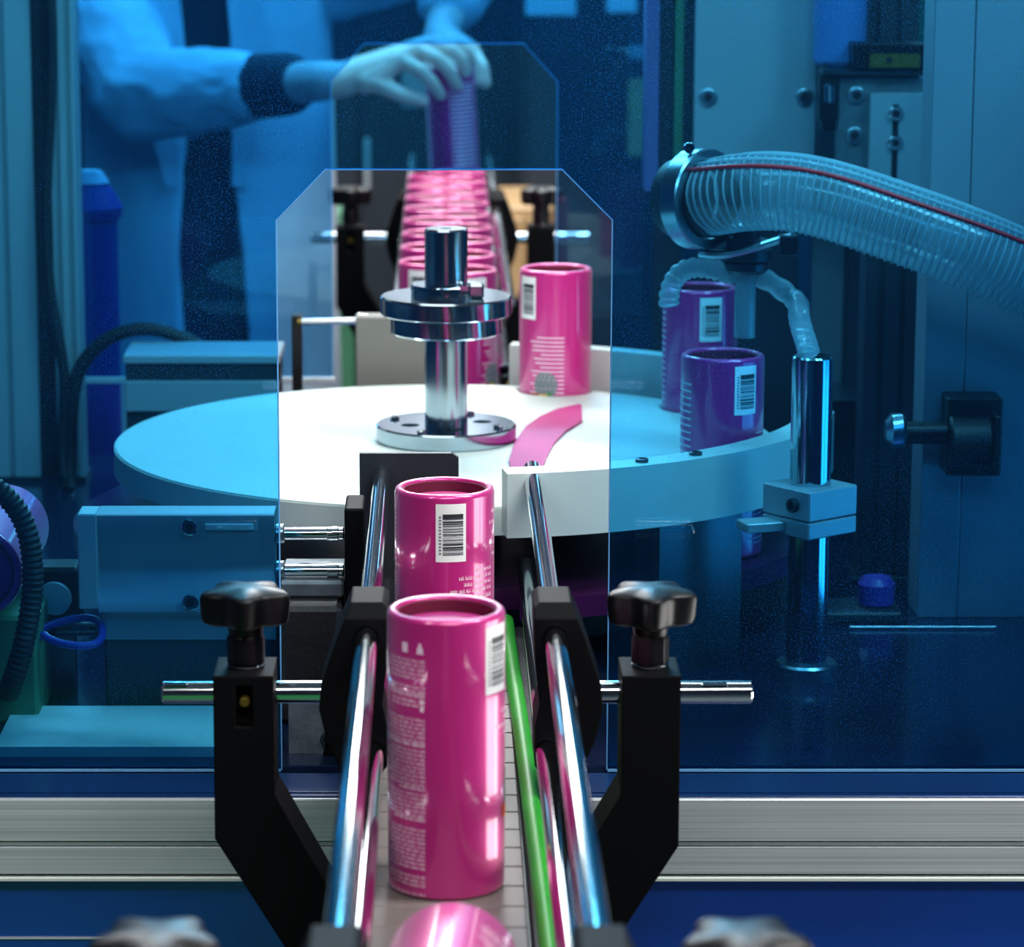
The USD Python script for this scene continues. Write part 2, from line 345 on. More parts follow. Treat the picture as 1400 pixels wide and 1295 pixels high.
# frame posts at the back corners of the machine
def extrusion(w, d, h):
    g = .006; s = [(0, 0)]
    o = Polygon([(-w/2, 0), (w/2, 0), (w/2, d), (-w/2, d)])
    for x in (-w/4, w/4): o = o.difference(Polygon([(x-g/2, -.01), (x+g/2, -.01), (x+g/2, .008), (x-g/2, .008)]))
    return prism(o, 0, h)
lp = thing('frame_post', 'teal-lit aluminium frame post with a black gasket at the left edge', 'frame post', (-.442, 3.405, DECK))
a = at(47, 300, 3.405)[0]+.442; b = at(72, 300, 3.405)[0]+.442; c = at(105, 300, 3.405)[0]+.442
m1 = extrusion(.12, .055, 1.2); m1.apply_translation((a-.06, 0, 0)); obj('outer_profile', m1, 'grey_aluminium', lp, smooth=False)
obj('gasket', box(a, b, .01, .05, 0, 1.2), 'black_rubber', lp)
m2 = extrusion(c-b, .055, 1.2); m2.apply_translation(((b+c)/2, 0, 0)); obj('inner_profile', m2, 'grey_aluminium', lp, smooth=False)
obj('foot_plate', box(a-.12, c+.004, -.004, .055, 0, .006), 'dark_steel', lp)

# ------------------------------------------------------------------ conveyors
def conveyor(name, label, y0, y1, green=None):
    t = thing(name, label, 'conveyor', (0, y0, 0)); L = y1-y0
    n = int(L/.0381)
    for i in range(n):
        obj('slat', box(-.047, .050, i*.0381, i*.0381+.0371, -.005, 0, .0012), 'belt_plastic', t, smooth=False)
    obj('side_frame', box(-.063, -.0485, 0, L, -.05, .002, .002), 'black_casting', t)
    obj('side_frame', box(.0515, .066, 0, L, -.05, -.001, .002), 'black_casting', t)
    obj('chain_bed', box(-.0485, .0515, 0, L, -.05, -.012), 'dark_steel', t)
    for k in range(max(2, int(L/.6))):
        y = .05+k*(L-.1)/max(1, int(L/.6)-1) if L > 1 else .1+k*.5
        if -.2 < y0+y < 2.2 or y0+y > 3.75: obj('leg', box(-.03, .03, y-.02, y+.02, FL, -.05, .002), 'dark_steel', t)
    if green is not None:
        obj('wear_strip', sweep(np.array(green)-(0, y0, 0), .0062, 14), 'green_plastic', t, label='bright green guide strip along the right side of the belt')
    return t
def onz(px, py, Z):
    c_, s_ = math.cos(pitch), math.sin(pitch); d = np.array([px-PX, FPX*c_-(py-PY)*s_, -FPX*s_-(py-PY)*c_]); return np.array([0, 0, CAM_H])+d*((Z-CAM_H)/d[2])
green = [onz(692, 850, .006), onz(699, 905, .006), onz(711, 985, .006), onz(727, 1105, .006), onz(741, 1210, .006), onz(752, 1295, .006)]
e = green[-1]; green.append(e + (e-green[-2])*2.0)
green = spline(green, 50)
conveyor('slat_chain_conveyor', 'grey slat chain conveyor in the foreground running through the front glass opening', 1.05, 2.55, green)
conveyor('slat_chain_conveyor', 'far slat chain conveyor behind the rear glass carrying the tube queue', 3.40, 5.2)

# guide rails (run through the clamps)
RR, RU, RL = .0074, .120, .043
XRu, XLu, XRl, XLl = .0725, -.0502, .0675, -.0468
rails = [('upper right chrome guide rail beside the front tubes', XRu, RU, 2.60), ('upper left chrome guide rail beside the front tubes', XLu, RU, 2.575),
         ('lower right chrome guide rail close to the belt, nearest the green strip', XRl, RL, 2.58), ('lower left chrome guide rail close to the belt, partly behind the upper rail', XLl, RL, 2.505)]
for lb, x, z, ye in rails:
    tag(obj('guide_rail', rod((x, 1.05, z), (x, ye, z), RR, 32, .0015), 'chrome'), lb, 'guide rail')
for lb, x, z in (('upper right bright guide rail along the far tube queue', XRu, RU), ('upper left bright guide rail along the far tube queue', XLu, RU),
                 ('lower right guide rail low beside the far tube queue', XRl, RL), ('lower left guide rail low beside the far tube queue', XLl, RL)):
    tag(obj('guide_rail', rod((x, 3.56, z), (x, 5.2, z), RR, 20, .0015), 'chrome'), lb, 'guide rail')

# ------------------------------------------------------------------ guide brackets
def star_knob(R=.0312, H=.0225):
    th = np.linspace(0, 2*PI, 100, endpoint=False)
    r = R*(1 - .26*np.abs(np.sin(2.5*(th+.3)))**1.6)
    o = np.c_[r*np.cos(th), r*np.sin(th)]
    return loft(o, [(0, .82), (.002, .93), (.006, .97), (H-.005, 1.0), (H-.002, .97), (H, .88), (H+.002, .55), (H+.0025, .3)])
def bracket(label, yb):
    t = thing('guide_bracket', label, 'bracket', (0, yb, 0))
    yo = [(-.1512, .0925), (-.1515, -.0185), (-.072, -.150), (.077, -.150), (.1552, -.0235), (.1552, .0925), (.1168, .0925), (.1168, .012), (.078, -.056), (-.075, -.056), (-.1118, .012), (-.1118, .0925)]
    yk = prism_xz(yo, 0, .05)
    RZ, KY = .0748, .026
    yk = cut(yk, *[rod((x0, KY, RZ), (x1, KY, RZ), .0078) for x0, x1 in ((-.17, -.10), (.11, .17))], box(-.1365, -.1255, -.01, .014, .058, .086))
    obj('yoke', yk, 'black_anodised', t, smooth=20)
    obj('clamp_bolt', rod((-.131, .003, .0735), (-.131, .014, .0735), .0035, 16), 'brass', t, label='brass bolt in the slot of the left post')
    for s, px in ((-1, -.131), (1, .1365)):
        obj('washer', lathe([(0, 0), (.0115, 0), (.0125, .0008), (.0125, .0022), (.0115, .003), (0, .003)], 28, (px, KY, .0925)), 'chrome', t)
        k = obj('star_knob', moved(star_knob(), px, KY, .1225), 'black_plastic', t, smooth=30)
        obj('knob_stem', cat([lathe([(0, 0), (.0125, 0), (.0125, .017), (.0112, .019), (0, .019)], 8 if s > 0 else 28, (px, KY, .0955)), lathe([(0, 0), (.0112, 0), (.0125, .0085), (0, .0085)], 28, (px, KY, .1145))]), 'black_plastic', k)
        a, b = ((-.187, -.0775) if s < 0 else (.1005, .2046))
        c = obj('cross_rod', rod((a, KY, RZ), (b, KY, RZ), .0076, 36, .0012), 'chrome', t)
        obj('rod_flat', box(*((a+.002, a+.017) if s < 0 else (b-.034, b-.017)), KY-.0075, KY-.0035, RZ+.0045, RZ+.0072, .0005), 'polished_steel', c)
        pol = [(.0585, .138), (.0625, .141), (.083, .141), (.091, .122), (.1025, .088), (.1040, .072), (.099, .05), (.089, .027), (.064, .027), (.0595, .033), (.0595, .06), (.0625, .075), (.0595, .1)]
        if s < 0: pol = [(.0222-x, z) for x, z in pol][::-1]
        cl = prism_xz(pol, -.006, .05)
        # sloping cap
        wedge = prism_yz([(-.02, .122), (.012, .146), (-.02, .146)], -.3, .3)
        holes = [rod((x, -.05, z), (x, .1, z), RR+.0004) for x, z in ((XRu, RU), (XRl, RL), (XLu, RU), (XLl, RL))]
        obj('rail_clamp', cut(cl, wedge, *holes), 'black_anodised', t, smooth=20)
    return t
bracket('black yoke bracket with star knobs standing astride the belt before the front glass', 2.04)
bracket('blurred black yoke bracket nearest the camera at the bottom edge', 1.362)
bracket('far black yoke bracket astride the tube queue behind the rear glass', 4.48)

# ------------------------------------------------------------------ cardboard tubes
TR, TH = .0358, .175
def patch(a0, a1, z0, z1, off=.00025, n=None, dz=0.):
    """a thin printed patch on the tube's wall; angle 0 faces the camera (-y), positive to the right; dz: lift of the right end"""
    n = n or max(1, int(abs(a1-a0)/7)); a = np.radians(np.linspace(a0, a1, n+1)); r = TR+off
    x, y = r*np.sin(a), -r*np.cos(a); z = np.linspace(0, dz, n+1)
    V = np.r_[np.c_[x, y, z+z0], np.c_[x, y, z+z1]]; F = []
    for k in range(n): F += [(k, k+1, n+2+k), (k, n+2+k, n+1+k)]
    return trimesh.Trimesh(V, np.array(F), process=False)
def print_line(a_r, width, z, h, bold=False):
    """a line of tiny print, ragged left and flush right at angle a_r"""
    out = []; a = a_r
    while a > a_r-width:
        word = rng.uniform(3, 10) if not bold else rng.uniform(5, 13)
        e = a-word
        while a > e:
            w = rng.uniform(.7, 1.3)*(1.35 if bold else 1)
            k = rng.integers(0, 4); hh = h*(1.0 if k else 1.3)
            out.append(patch(a-w, a, z, z+hh*.28, n=1)); 
            if k != 1: out.append(patch(a-w, a-w*.6, z, z+hh, n=1))
            if k >= 1: out.append(patch(a-w*.5, a-w*.1, z, z+hh, n=1))
            if k == 2: out.append(patch(a-w, a, z+hh*.75, z+hh, n=1))
            a -= w+.45
        a -= 1.4
    return out
tube = thing('cardboard_tube', 'tall magenta cardboard tube with a panel of small print, upright on the front conveyor', 'tube', (.0014, 1.893, 0))
def tube_parts(tube, full):
    r = TR
    obj('wall', lathe([(0, 0), (r-.0025, 0), (r-.0005, .0012), (r, .003), (r, TH-.004), (r-.0008, TH-.0015), (r-.0028, TH-.0002), (r-.0048, TH-.0008), (r-.0060, TH-.0022), (r-.0062, TH-.0110), (0, TH-.0110)], 72 if full else 40), 'magenta_card', tube, smooth=50)
    obj('lid', lathe([(0, TH-.0109), (r-.0075, TH-.0109), (r-.0078, TH-.0100), (r-.012, TH-.0092), (0, TH-.0088)], 48), 'magenta_lid', tube, smooth=40)
    obj('inner_wall', lathe([(r-.0063, TH-.0108), (r-.0069, TH-.0108), (r-.0067, TH-.0030), (r-.0061, TH-.0026)], 56), 'shaded_inner_card', tube, smooth=40)  # dark liner carries the shade of the recess
    # bar code label (angle 0) with its lines
    lab = obj('barcode_label', patch(-10, 25, .1265, .1685, .0002, 8), 'white_label', tube, smooth=True, label='white bar code label')
    bars, greys = [], []
    R2 = random.Random(3); z = .1315
    while z < .1585:
        w = R2.choice((.0004, .0006, .0009, .0013)); (bars if R2.random() < .6 else greys).append(patch(-2, 21.5, z, z+w, .0004, 5)); z += w+R2.choice((.0004, .0006, .0009))
    bars.append(patch(-2, 21.5, .1575, .1612, .0004, 5))
    obj('barcode_lines', cat(bars), 'black_print', lab, smooth=True); obj('barcode_fine_lines', cat(greys), 'grey_print', lab, smooth=True)
    obj('barcode_digits', cat([patch(-6.5, -3.8, .132+.0024*k, .1333+.0024*k, .0004, 1) for k in range(12)]), 'grey_print', lab, smooth=True)
    if not full: 
        obj('printed_text', cat([patch(70-rng.uniform(34, 56), 72, .012+.0042*k, .0132+.0042*k) for k in range(24)]), 'white_print', tube, smooth=True)
        obj('back_text', cat([patch(-132, -74, .012+.006*k, .0138+.006*k) for k in range(24)]), 'white_print', tube, smooth=True)
    else:
        L = []
        for k, (w, bold) in enumerate(((22, 0), (50, 0), (44, 0), (54, 0), (36, 1))):
            L += print_line(66, w, .1175-.0047*k-(.001 if bold else 0), .0022 if not bold else .0028, bool(bold))
        for k in range(5): L += print_line(77, rng.uniform(4, 12), .158-.0078*k, .0022)
        # long panel of small print with headings, icons and gaps
        z = .150; a_r = -72
        L += [patch(a_r-9, a_r-1, .1535, .1545), patch(a_r-8, a_r-2, .1545, .1575), patch(a_r-6.5, a_r-3.5, .1575, .160), patch(a_r-26, a_r-19, .1535, .1595)]
        plan = [(5, 48, 0), (1, 0, 2), (2, 50, 0), (1, 52, 1), (2, 46, 0), (1, 0, 2), (1, 0, 2), (6, 54, 0), (1, 52, 1), (9, 54, 0), (1, 30, 1), (6, 52, 0), (1, 40, 1), (1, 0, 2), (4, 50, 0), (6, 52, 0), (1, 0, 2), (5, 48, 0), (1, 0, 2), (3, 50, 0)]
        for nl, w, b in plan:
            for _ in range(nl):
                if b != 2: L += print_line(a_r, w*rng.uniform(.82, 1.02), z-.0018, .0015 if b != 1 else .0023, b == 1)
                z -= .00265 if b == 0 else (.0034 if b == 1 else .003)
                if z < .008: break
        L += [patch(a_r-5, a_r-1, .1225, .1255), patch(a_r-5, a_r-1, .118, .121)]
        obj('printed_text', cat(L), 'white_print', tube, smooth=False, label='pale small print')
    lo = obj('logo_oval', cat([patch(24+12*(1-math.cos(t)), 62-14*(1-math.cos(t)), .062+.0115*math.sin(t)-.001, .062+.0115*math.sin(t)+.001, .0003) for t in np.linspace(-1.5, 1.5, 22)]), 'grey_print', tube, smooth=True, label='pale oval emblem low on the wall')
    obj('yellow_mark', patch(32, 46, .044, .053, .0005), 'yellow_print', lo, smooth=True); obj('red_mark', patch(18, 31, .046, .054, .0005), 'red_print', lo, smooth=True)
    obj('green_mark', patch(47, 52, .047, .056, .0005), 'green_print', lo, smooth=True)
tube_parts(tube, True)
place(tube, (.0014, 1.893, 0), rot((0, 0, 1), 51))
dup(tube, (.0004, 2.262, 0), 'magenta tube with its white bar code facing the camera, standing at the glass opening', 'tube')
# lying tube: its axis along the belt, its far end below the standing tube
Ml = rot((0, 0, 1), -5) @ rot((1, 0, 0), -90) @ rot((0, 0, 1), 150)
dup(tube, (-.010, 1.475, .0362), 'magenta tube lying on its side on the belt at the bottom edge', 'tube', M=Ml)
dup(tube, (-.362, 2.60, .072), 'magenta tube lying end-on at the left edge behind the black hose', 'tube', M=rot((1, 0, 0), 90))

far = thing('cardboard_tube', 'open-topped magenta tube in the zigzag queue on the far conveyor', 'tube', (.008, 3.43, 0), group='tubes queueing on the far conveyor')
tube_parts(far, False)
place(far, (.022, 3.435, 0), rot((0, 0, 1), 15))
ORD = 'frontmost,second,third,fourth,fifth,sixth,seventh,eighth,rearmost'.split(',')
far.SetCustomDataByKey('label', 'open-topped magenta tube in the right file of the far queue, frontmost')
for k in range(1, 17):
    s = 1 if k % 2 == 0 else -1
    o_ = ORD[k//2] if k < 15 else 'last'
    dup(far, (.004+.0185*s+rng.uniform(-.0005, .0005), 3.435+.064*k, 0), f"open-topped magenta tube in the {'right' if s > 0 else 'left'} file of the far queue, {o_ if k < 15 else 'farthest'} from the front", 'tube', 'tubes queueing on the far conveyor', M=rot((0, 0, 1), rng.uniform(0, 360)))
dup(far, (.0165, 4.575, .135), 'magenta tube held from above by the fingers of the person in the pale coat', 'tube', M=rot((0, 1, 0), -3) @ rot((0, 0, 1), 130))
dup(far, (.2400, 2.735, .0203), 'magenta tube at the right side of the rotary table, nearest the vertical steel post', 'tube', M=rot((0, 0, 1), 22))
dup(far, (.2460, 3.06, .033), 'magenta tube under the nozzle at the back right of the rotary table', 'tube', M=rot((0, 0, 1), 5))
dup(far, (.1106, 3.16, .038), 'magenta tube seen through the opening just right of the steel column', 'tube', M=rot((0, 0, 1), -60))

# ------------------------------------------------------------------ rotary table
CX, CY = .002, 2.89
tb = thing('turntable_base', 'dark glossy round base under the white rotary table', 'machine base', (CX, CY, DECK))
obj('drum', lathe([(0, 0), (.21, 0), (.21, .055), (0, .055)], 64), 'dark_paint', tb)
obj('base_plate', prism(Point(0, 0).buffer(.34, 64).difference(Polygon([(-.09, -.4), (.06, -.4), (.06, -.295), (-.09, -.295)])), .0551, .073), 'reflected_purple', tb)
for ang, r, h in ((35, .297, .013), (68, .29, .018)):
    obj('lift_puck', lathe([(0, .073), (.03, .073), (.03, .0725+h), (0, .0725+h)], 32, (0, 0, 0)).apply_translation((.244 if ang == 35 else .1086, .17 if ang == 35 else .27, 0)), 'white_plastic', tb)
wheel = thing('rotary_table', 'white plastic rotary table with scalloped pockets around its rim', 'rotary table', (CX, CY, 0))
o = Point(0, 0).buffer(.302, 96)
pk = [(.238, -.155), (.244, .17), (.1086, .27), (-.255, .125), (-.265, -.105), (-.105, .27), (.09, -.277), (-.11, -.27)]
for x, y in pk[:3]:
    d = np.array((x, y)); d = d/np.linalg.norm(d)*(.284 if x < 0 else np.linalg.norm(d))
    o = o.difference(unary_union([Point(*d).buffer(.0375, 24), Point(*(d*1.25)).buffer(.044, 24)]))
o = o.buffer(-.004).buffer(.004)
if hasattr(o, 'geoms'): o = max(o.geoms, key=lambda g: g.area)
obj('disc', cat([prism(o, .066, .0885), prism(o.buffer(-.0015), .0885, .0900)]), 'white_plastic', wheel, smooth=30)
obj('hub_boss', lathe([(0, .021), (.05, .021), (.05, .066), (0, .066)], 40), 'dark_steel', wheel)
# motion blur of a passing tube, put in as a curved magenta strip on the disc
cr = np.array([onz(x, y, .0902)[:2] for x, y in ((792, 556), (765, 562), (742, 572), (722, 586), (707, 606), (699, 632), (702, 645), (738, 645), (744, 628), (754, 609), (770, 592), (793, 578))])
tag(obj('blur_streak', prism(Polygon(cr).buffer(.006).buffer(-.004), .0902, .0925), 'magenta_lid'), 'curved magenta streak standing for the motion blur of a tube, right of the column base', 'blur streak')

col = thing('turret_column', 'polished steel column with two flanges in the middle of the rotary table', 'column', (CX, CY, .0902))
fl = lathe([(0, 0), (.0625, 0), (.064, .0012), (.064, .0135), (.0625, .015), (0, .015)], 80)
fl = cut(fl, *[rod((.034*math.cos(a), .034*math.sin(a), .006), (.034*math.cos(a), .034*math.sin(a), .03), .0085, 24) for a in np.radians((15, 195, 105, 285))])
obj('base_flange', fl, 'polished_steel', col)
for a in np.radians((-25, 65, 155, 245)): screw(col, 'flange_screw', 'chrome', .0042, .003, UP, (.052*math.cos(a), .052*math.sin(a), .015))
obj('lower_shaft', lathe([(0, .012), (.0195, .012), (.0195, .105), (0, .105)], 56), 'polished_steel', col)
obj('collar', lathe([(0, .098), (.048, .098), (.0505, .1), (.0505, .1155), (0, .1155)], 72), 'polished_steel', col)
obj('upper_flange', lathe([(0, .1158), (.058, .1158), (.0595, .117), (.0595, .1315), (.058, .133), (0, .133)], 80), 'polished_steel', col)
h = lathe([(0, .132), (.031, .132), (.032, .133), (.032, .142), (.031, .1435), (0, .1435)], 56)
h = cut(h, box(.018, .04, -.006, .004, .128, .16), box(.012, .028, -.035, -.016, .1375, .16))
obj('clamp_ring', h, 'polished_steel', col)
obj('clamp_lug', box(.020, .034, -.026, -.012, .133, .1465, .002), 'polished_steel', col)
obj('upper_shaft', lathe([(0, .133), (.0195, .133), (.0195, .1925), (.0182, .194), (.005, .194), (.0042, .191), (0, .191)], 56), 'polished_steel', col)

# white guide fence around the right half of the wheel
def arc_plate(a0, a1, r0, r1, n=48):
    a = np.radians(np.linspace(a0, a1, n)); return Polygon(np.r_[np.c_[r0*np.cos(a), r0*np.sin(a)], np.c_[r1*np.cos(a), r1*np.sin(a)][::-1]])
gf = thing('guide_fence', 'white curved guide fence around the right side of the rotary table', 'guide fence', (CX, CY, 0))
obj('front_fence', prism(arc_plate(-82, -10, .324, .352), .0745, .1275), 'white_plastic', gf, smooth=30)
obj('rear_fence', prism(arc_plate(33, 79, .336, .358), .0745, .1255), 'white_plastic', gf, smooth=30)
obj('end_block', box(.0475, .066, -.334, -.318, .078, .106, .001), 'white_plastic', gf)
for px, py in ((935, 650), (1018, 637)):
    p = onz(px, py, .1275); v = p[:2]-np.array((CX, CY)); v = v/np.linalg.norm(v)*.338
    screw(gf, 'fence_screw', 'dark_steel', .0055, .003, UP, (v[0], v[1], .1275))
obj('fence_support', prism(arc_plate(-60, -45, .3405, .351), DECK, .0745), 'dark_steel', gf); obj('fence_support', prism(arc_plate(45, 60, .342, .355), DECK, .0745), 'dark_steel', gf)

# ------------------------------------------------------------------ things around the table
gb = thing('stop_block', 'grey square block behind the steel column at the back of the table', 'block', (-.054, 3.235, DECK))
obj('block', box(-.036, .036, 0, .03, .13, .205, .0015), 'grey_block', gb); obj('stand', box(-.02, .02, .005, .025, 0, .13, .001), 'dark_steel', gb)
sp = thing('sensor_pin', 'thin chrome pin with a round bright head left of the grey block', 'sensor', tuple(at(412, 440, 3.26)))
q = at(494, 433, 3.26)-at(412, 440, 3.26)
obj('pin', rod((0, 0, 0), (q[0], 0, .001), .0035, 16, .0006), 'chrome', sp); obj('head', rod((q[0]-.006, -.002, .003), (q[0]+.008, -.002, .003), .0062, 20, .002), 'chrome', sp)
obj('lead', rod((-.004, 0, 0), (.001, 0, 0), .003, 12, .0005), 'brass', sp); obj('holder', box(-.01, .0, .0, .02, DECK-at(412, 440, 3.26)[2], .006, .001), 'black_plastic', sp)
bpz = thing('back_stop_plate', 'dark grey upright plate behind the bar-coded tube', 'plate', (-.028, 2.578, -.0005))
obj('plate', prism_xz([(-.041, .0005), (.04, .0005), (.04, .134), (.034, .138), (-.041, .138)], 0, .006), 'dark_plate', bpz, smooth=False)
obj('foot', box(-.036, .036, -.016, .0, -.0520, .004, .001), 'dark_steel', bpz)

cy = thing('pneumatic_cylinder', 'blue-lit guided air cylinder with two chrome rods left of the conveyor', 'air cylinder', (-.21, 2.475, DECK))
obj('end_plate', box(-.0785, -.063, -.002, .030, .085, .162, .0012), 'bead_blasted', cy)
body = prism_yz(Polygon([(.008, .058), (.008, .076), (-.003, .083), (-.001, .092), (.010, .112), (.009, .122), (.0, .150), (.001, .160), (.004, .162), (.030, .162), (.030, .058)]), -.063, .0765)  # slanted faces shape the dark and bright bands of reflected light
obj('body', body, 'panel_grey', cy, smooth=40)
for zz in (.1435, .1135):
    obj('piston_rod', rod((.077, .012, zz), (.131, .012, zz), .0050, 24, .001), 'chrome', cy); obj('rod_gland', rod((.0765, .012, zz), (.084, .012, zz), .0078, 24), 'brushed_steel', cy)
    obj('rod_tip', rod((.117, .012, zz), (.127, .012, zz), .0056, 24), 'chrome', cy)
for sx, sz in ((.01, .152), (.01, .0915)):
    screw(cy, 'port_screw', 'chrome', .0065, .004, FRONT, (sx, -.002, sz))
    obj('switch_slot', box(sx+.012, sx+.05, -.0035, .002, sz-.0028, sz+.0022, .0006), 'bead_blasted', cy)
obj('mount', box(-.06, .07, .01, .055, 0, .06, .002), 'dark_paint', cy)
cb = thing('cast_support', 'rough black cast support block beside the conveyor inside the opening', 'support block', (-.1, 2.47, DECK))
obj('rod_end_block', box(.022, .037, -.005, .05, .05, .168, .0015), 'black_anodised', cb)
top = cut(box(-.03, .021, .0, .085, .095, .108, .002), rod((-.012, .06, .08), (-.012, .06, .12), .007), rod((-.006, .028, .08), (-.006, .028, .12), .006))
obj('cast_plate', top, 'grey_casting', cb); obj('body', box(-.028, .02, -.03, .085, 0, .095, .004), 'black_casting', cb)
tr = thing('cast_bracket', 'speckled grey cast bracket low between the left bracket post and the conveyor', 'bracket', (-.09, 2.36, DECK))
obj('face', prism_xz([(-.028, .0), (.026, .0), (.018, .052), (-.028, .05)], 0, .02), 'grey_casting', tr, smooth=False)
obj('gusset', prism_xz([(-.002, .0), (.016, .0), (.012, .045), (.009, .045)], -.006, 0), 'black_anodised', tr, smooth=False)
screw(tr, 'bolt', 'dark_steel', .006, .005, FRONT, (.002, -.001, .012))
tray = obj('plastic_plate', prism(Polygon([(-.3405, 2.350), (-.155, 2.350), (-.155, 2.467), (-.337, 2.467), (-.3405, 2.462)]), DECK, -.045), 'white_plastic', smooth=False); tag(tray, 'pale flat plastic plate lying on the deck at lower left behind the glass', 'plate')

# black corrugated hose and clutter at the left edge
P = [at(-30, 655, 2.42), at(0, 672, 2.42), at(28, 705, 2.42), at(44, 765, 2.42), at(42, 830, 2.42), at(30, 890, 2.42), at(10, 950, 2.43)]
P = spline(P, 160); rr = .0082+.0007*np.sin(np.arange(160)*1.6)
tag(obj('corrugated_hose', sweep(P, rr, 16), 'black_rubber'), 'black corrugated hose arching at the left edge before the lying tube', 'hose')
gs = obj('green_block', box(-.4, -.318, 2.44, 2.6, DECK, .034, .003), 'green_paint'); tag(gs, 'green block under the lying tube at the left edge', 'block')
P = spline([at(60, 870, 2.46), at(85, 850, 2.50), at(120, 845, 2.5), at(140, 862, 2.47), at(125, 882, 2.44), at(85, 880, 2.44), at(60, 868, 2.45)], 60)
tag(obj('blue_cable', sweep(P, .0032, 10), 'blue_cable'), 'loop of blue cable below the air cylinder end plate', 'cable')
vb = thing('valve_block', 'small black air valve with a chrome fitting left of the air cylinder', 'valve', tuple(at(85, 845, 2.53)))
obj('body', box(-.022, .016, -.015, .02, -.012, .045, .003), 'black_plastic', vb); obj('fitting', rod((-.004, -.016, -.005), (.03, -.016, -.005), .006, 18), 'dark_steel', vb); obj('dial', rod((-.004, -.018, .02), (-.004, -.014, .02), .014, 24), 'grey_aluminium', vb)
obj('leg', box(-.01, .01, -.005, .015, DECK-at(85, 845, 2.53)[2], -.012), 'dark_steel', vb)
P = spline([at(330, 500, 3.38), at(262, 468, 3.38), at(205, 450, 3.38), at(150, 462, 3.38), at(112, 500, 3.38), at(98, 560, 3.38), at(95, 640, 3.38), at(93, 672, 3.36)], 80)
tag(obj('black_cable', sweep(P, .0075, 12), 'black_rubber'), 'thick black cable arching behind the left side of the table', 'cable')
P = spline([at(62, -60, 3.385), at(66, 200, 3.39), at(72, 420, 3.385), at(88, 520, 3.38), at(86, 600, 3.38), at(90, 655, 3.37)], 60)
tag(obj('black_cable', sweep(P, .006, 10), 'black_rubber'), 'black cable hanging down along the left frame post', 'cable')
lc = thing('side_cover', 'box-shaped cover with a pale top edge behind the left side of the table', 'cover', (-.25, 3.28, DECK))
obj('body', box(-.079, .079, 0, .09, 0, .150, .002), 'dark_plate', lc); obj('top_plate', box(-.081, .081, -.004, .092, .150, .1585, .001), 'bead_blasted', lc); obj('front_flange', box(-.079, .079, -.006, 0, .10, .132, .001), 'grey_aluminium', lc)
bb = thing('canister', 'tall dark blue canister with a pale tapered cap beside the left frame post', 'canister', (-.43, 3.66, FL))
q = at(125, 300, 3.66); zt = at(125, 235, 3.66)[2]-FL
obj('body', lathe([(0, 0), (.03, 0), (.03, zt-.055), (.034, zt-.052), (.036, zt-.04), (.02, zt-.012), (.012, zt), (0, zt)], 32, (q[0]+.43, 0, 0)), 'purple_bin', bb)
obj('cap', lathe([(0, zt-.012), (.022, zt-.012), (.012, zt+.002), (0, zt+.002)], 24, (q[0]+.43, 0, 0)), 'pale_paint', bb)

# right: vertical post with a split clamp block
vp = thing('steel_post', 'polished vertical steel post with a square clamp block right of the table', 'post', (.300, 2.585, DECK))
obj('shaft', lathe([(0, .0), (.0168, .0), (.0168, .2685), (.0155, .27), (0, .27)], 48), 'polished_steel', vp)
obj('foot_flange', lathe([(0, 0), (.026, 0), (.026, .012), (.024, .014), (.0168, .014), (.0168, 0)], 40), 'brushed_steel', vp)
blk = box(-.0275, .0275, -.0275, .0275, .139, .164, .0012); blk2 = box(-.0275, .0275, -.0275, .0275, .124, .1382, .0012)
Rz = rot((0, 0, 1), 38)
hole_ = rod((0, 0, .1), (0, 0, .2), .0169)
for nm, b_ in (('upper_clamp', blk), ('lower_clamp', blk2)):
    b_.apply_transform(Rz); obj(nm, cut(b_, hole_), 'bead_blasted', vp, smooth=20)
s_ = socket_screw(.006, .004); s_.apply_transform(rot((0, 1, 0), -90)); s_.apply_translation((-.0275, -.01, .151)); s_.apply_transform(Rz); obj('clamp_screw', s_, 'dark_steel', vp)
s_ = box(-.06, -.0275, -.012, .012, .128, .136, .001); s_.apply_transform(Rz @ rot((0, 0, 1), -20)); obj('arm', s_, 'grey_aluminium', vp)

# right: suction hose with ring clamp and nozzle
hp = spline([at(966, 272, 2.80), at(1000, 266, 2.768), at(1045, 262, 2.75), at(1105, 268, 2.74), at(1200, 296, 2.73), at(1300, 332, 2.72), at(1400, 374, 2.72), at(1540, 437, 2.72)], 96)
hose = thing('suction_hose', 'clear ribbed suction hose with a red stripe crossing at upper right', 'hose', tuple(hp[0]))
h0 = hp-hp[0]; n = len(h0)
rad = np.linspace(.0315, .0345, n)
obj('hose_wall', sweep(h0, rad, 40, caps=False), 'clear_pvc', hose, smooth=True)
tq = np.gradient(h0, axis=0); tq /= np.linalg.norm(tq, axis=1)[:, None]
sl = np.r_[0, np.cumsum(np.linalg.norm(np.diff(h0, axis=0), axis=1))]
turns = int(sl[-1]/.0062); s = np.linspace(0, sl[-1], turns*24); ph = 2*PI*s/.0062
cen = np.c_[[np.interp(s, sl, h0[:, k]) for k in range(3)]].T; tt = np.c_[[np.interp(s, sl, tq[:, k]) for k in range(3)]].T
upv = np.array((0, -.15, 1.)); uu = upv-tt*(tt@upv)[:, None]; uu /= np.linalg.norm(uu, axis=1)[:, None]; ww = np.cross(tt, uu)
rs = np.interp(s, sl, rad)[:, None]
obj('reinforcing_spiral', sweep(cen+(rs+.0004)*(np.cos(ph)[:, None]*uu+np.sin(ph)[:, None]*ww), .0011, 6), 'pvc_rib', hose, smooth=True)
ua = upv-tq*(tq@upv)[:, None]; ua /= np.linalg.norm(ua, axis=1)[:, None]; wa = np.cross(tq, ua)
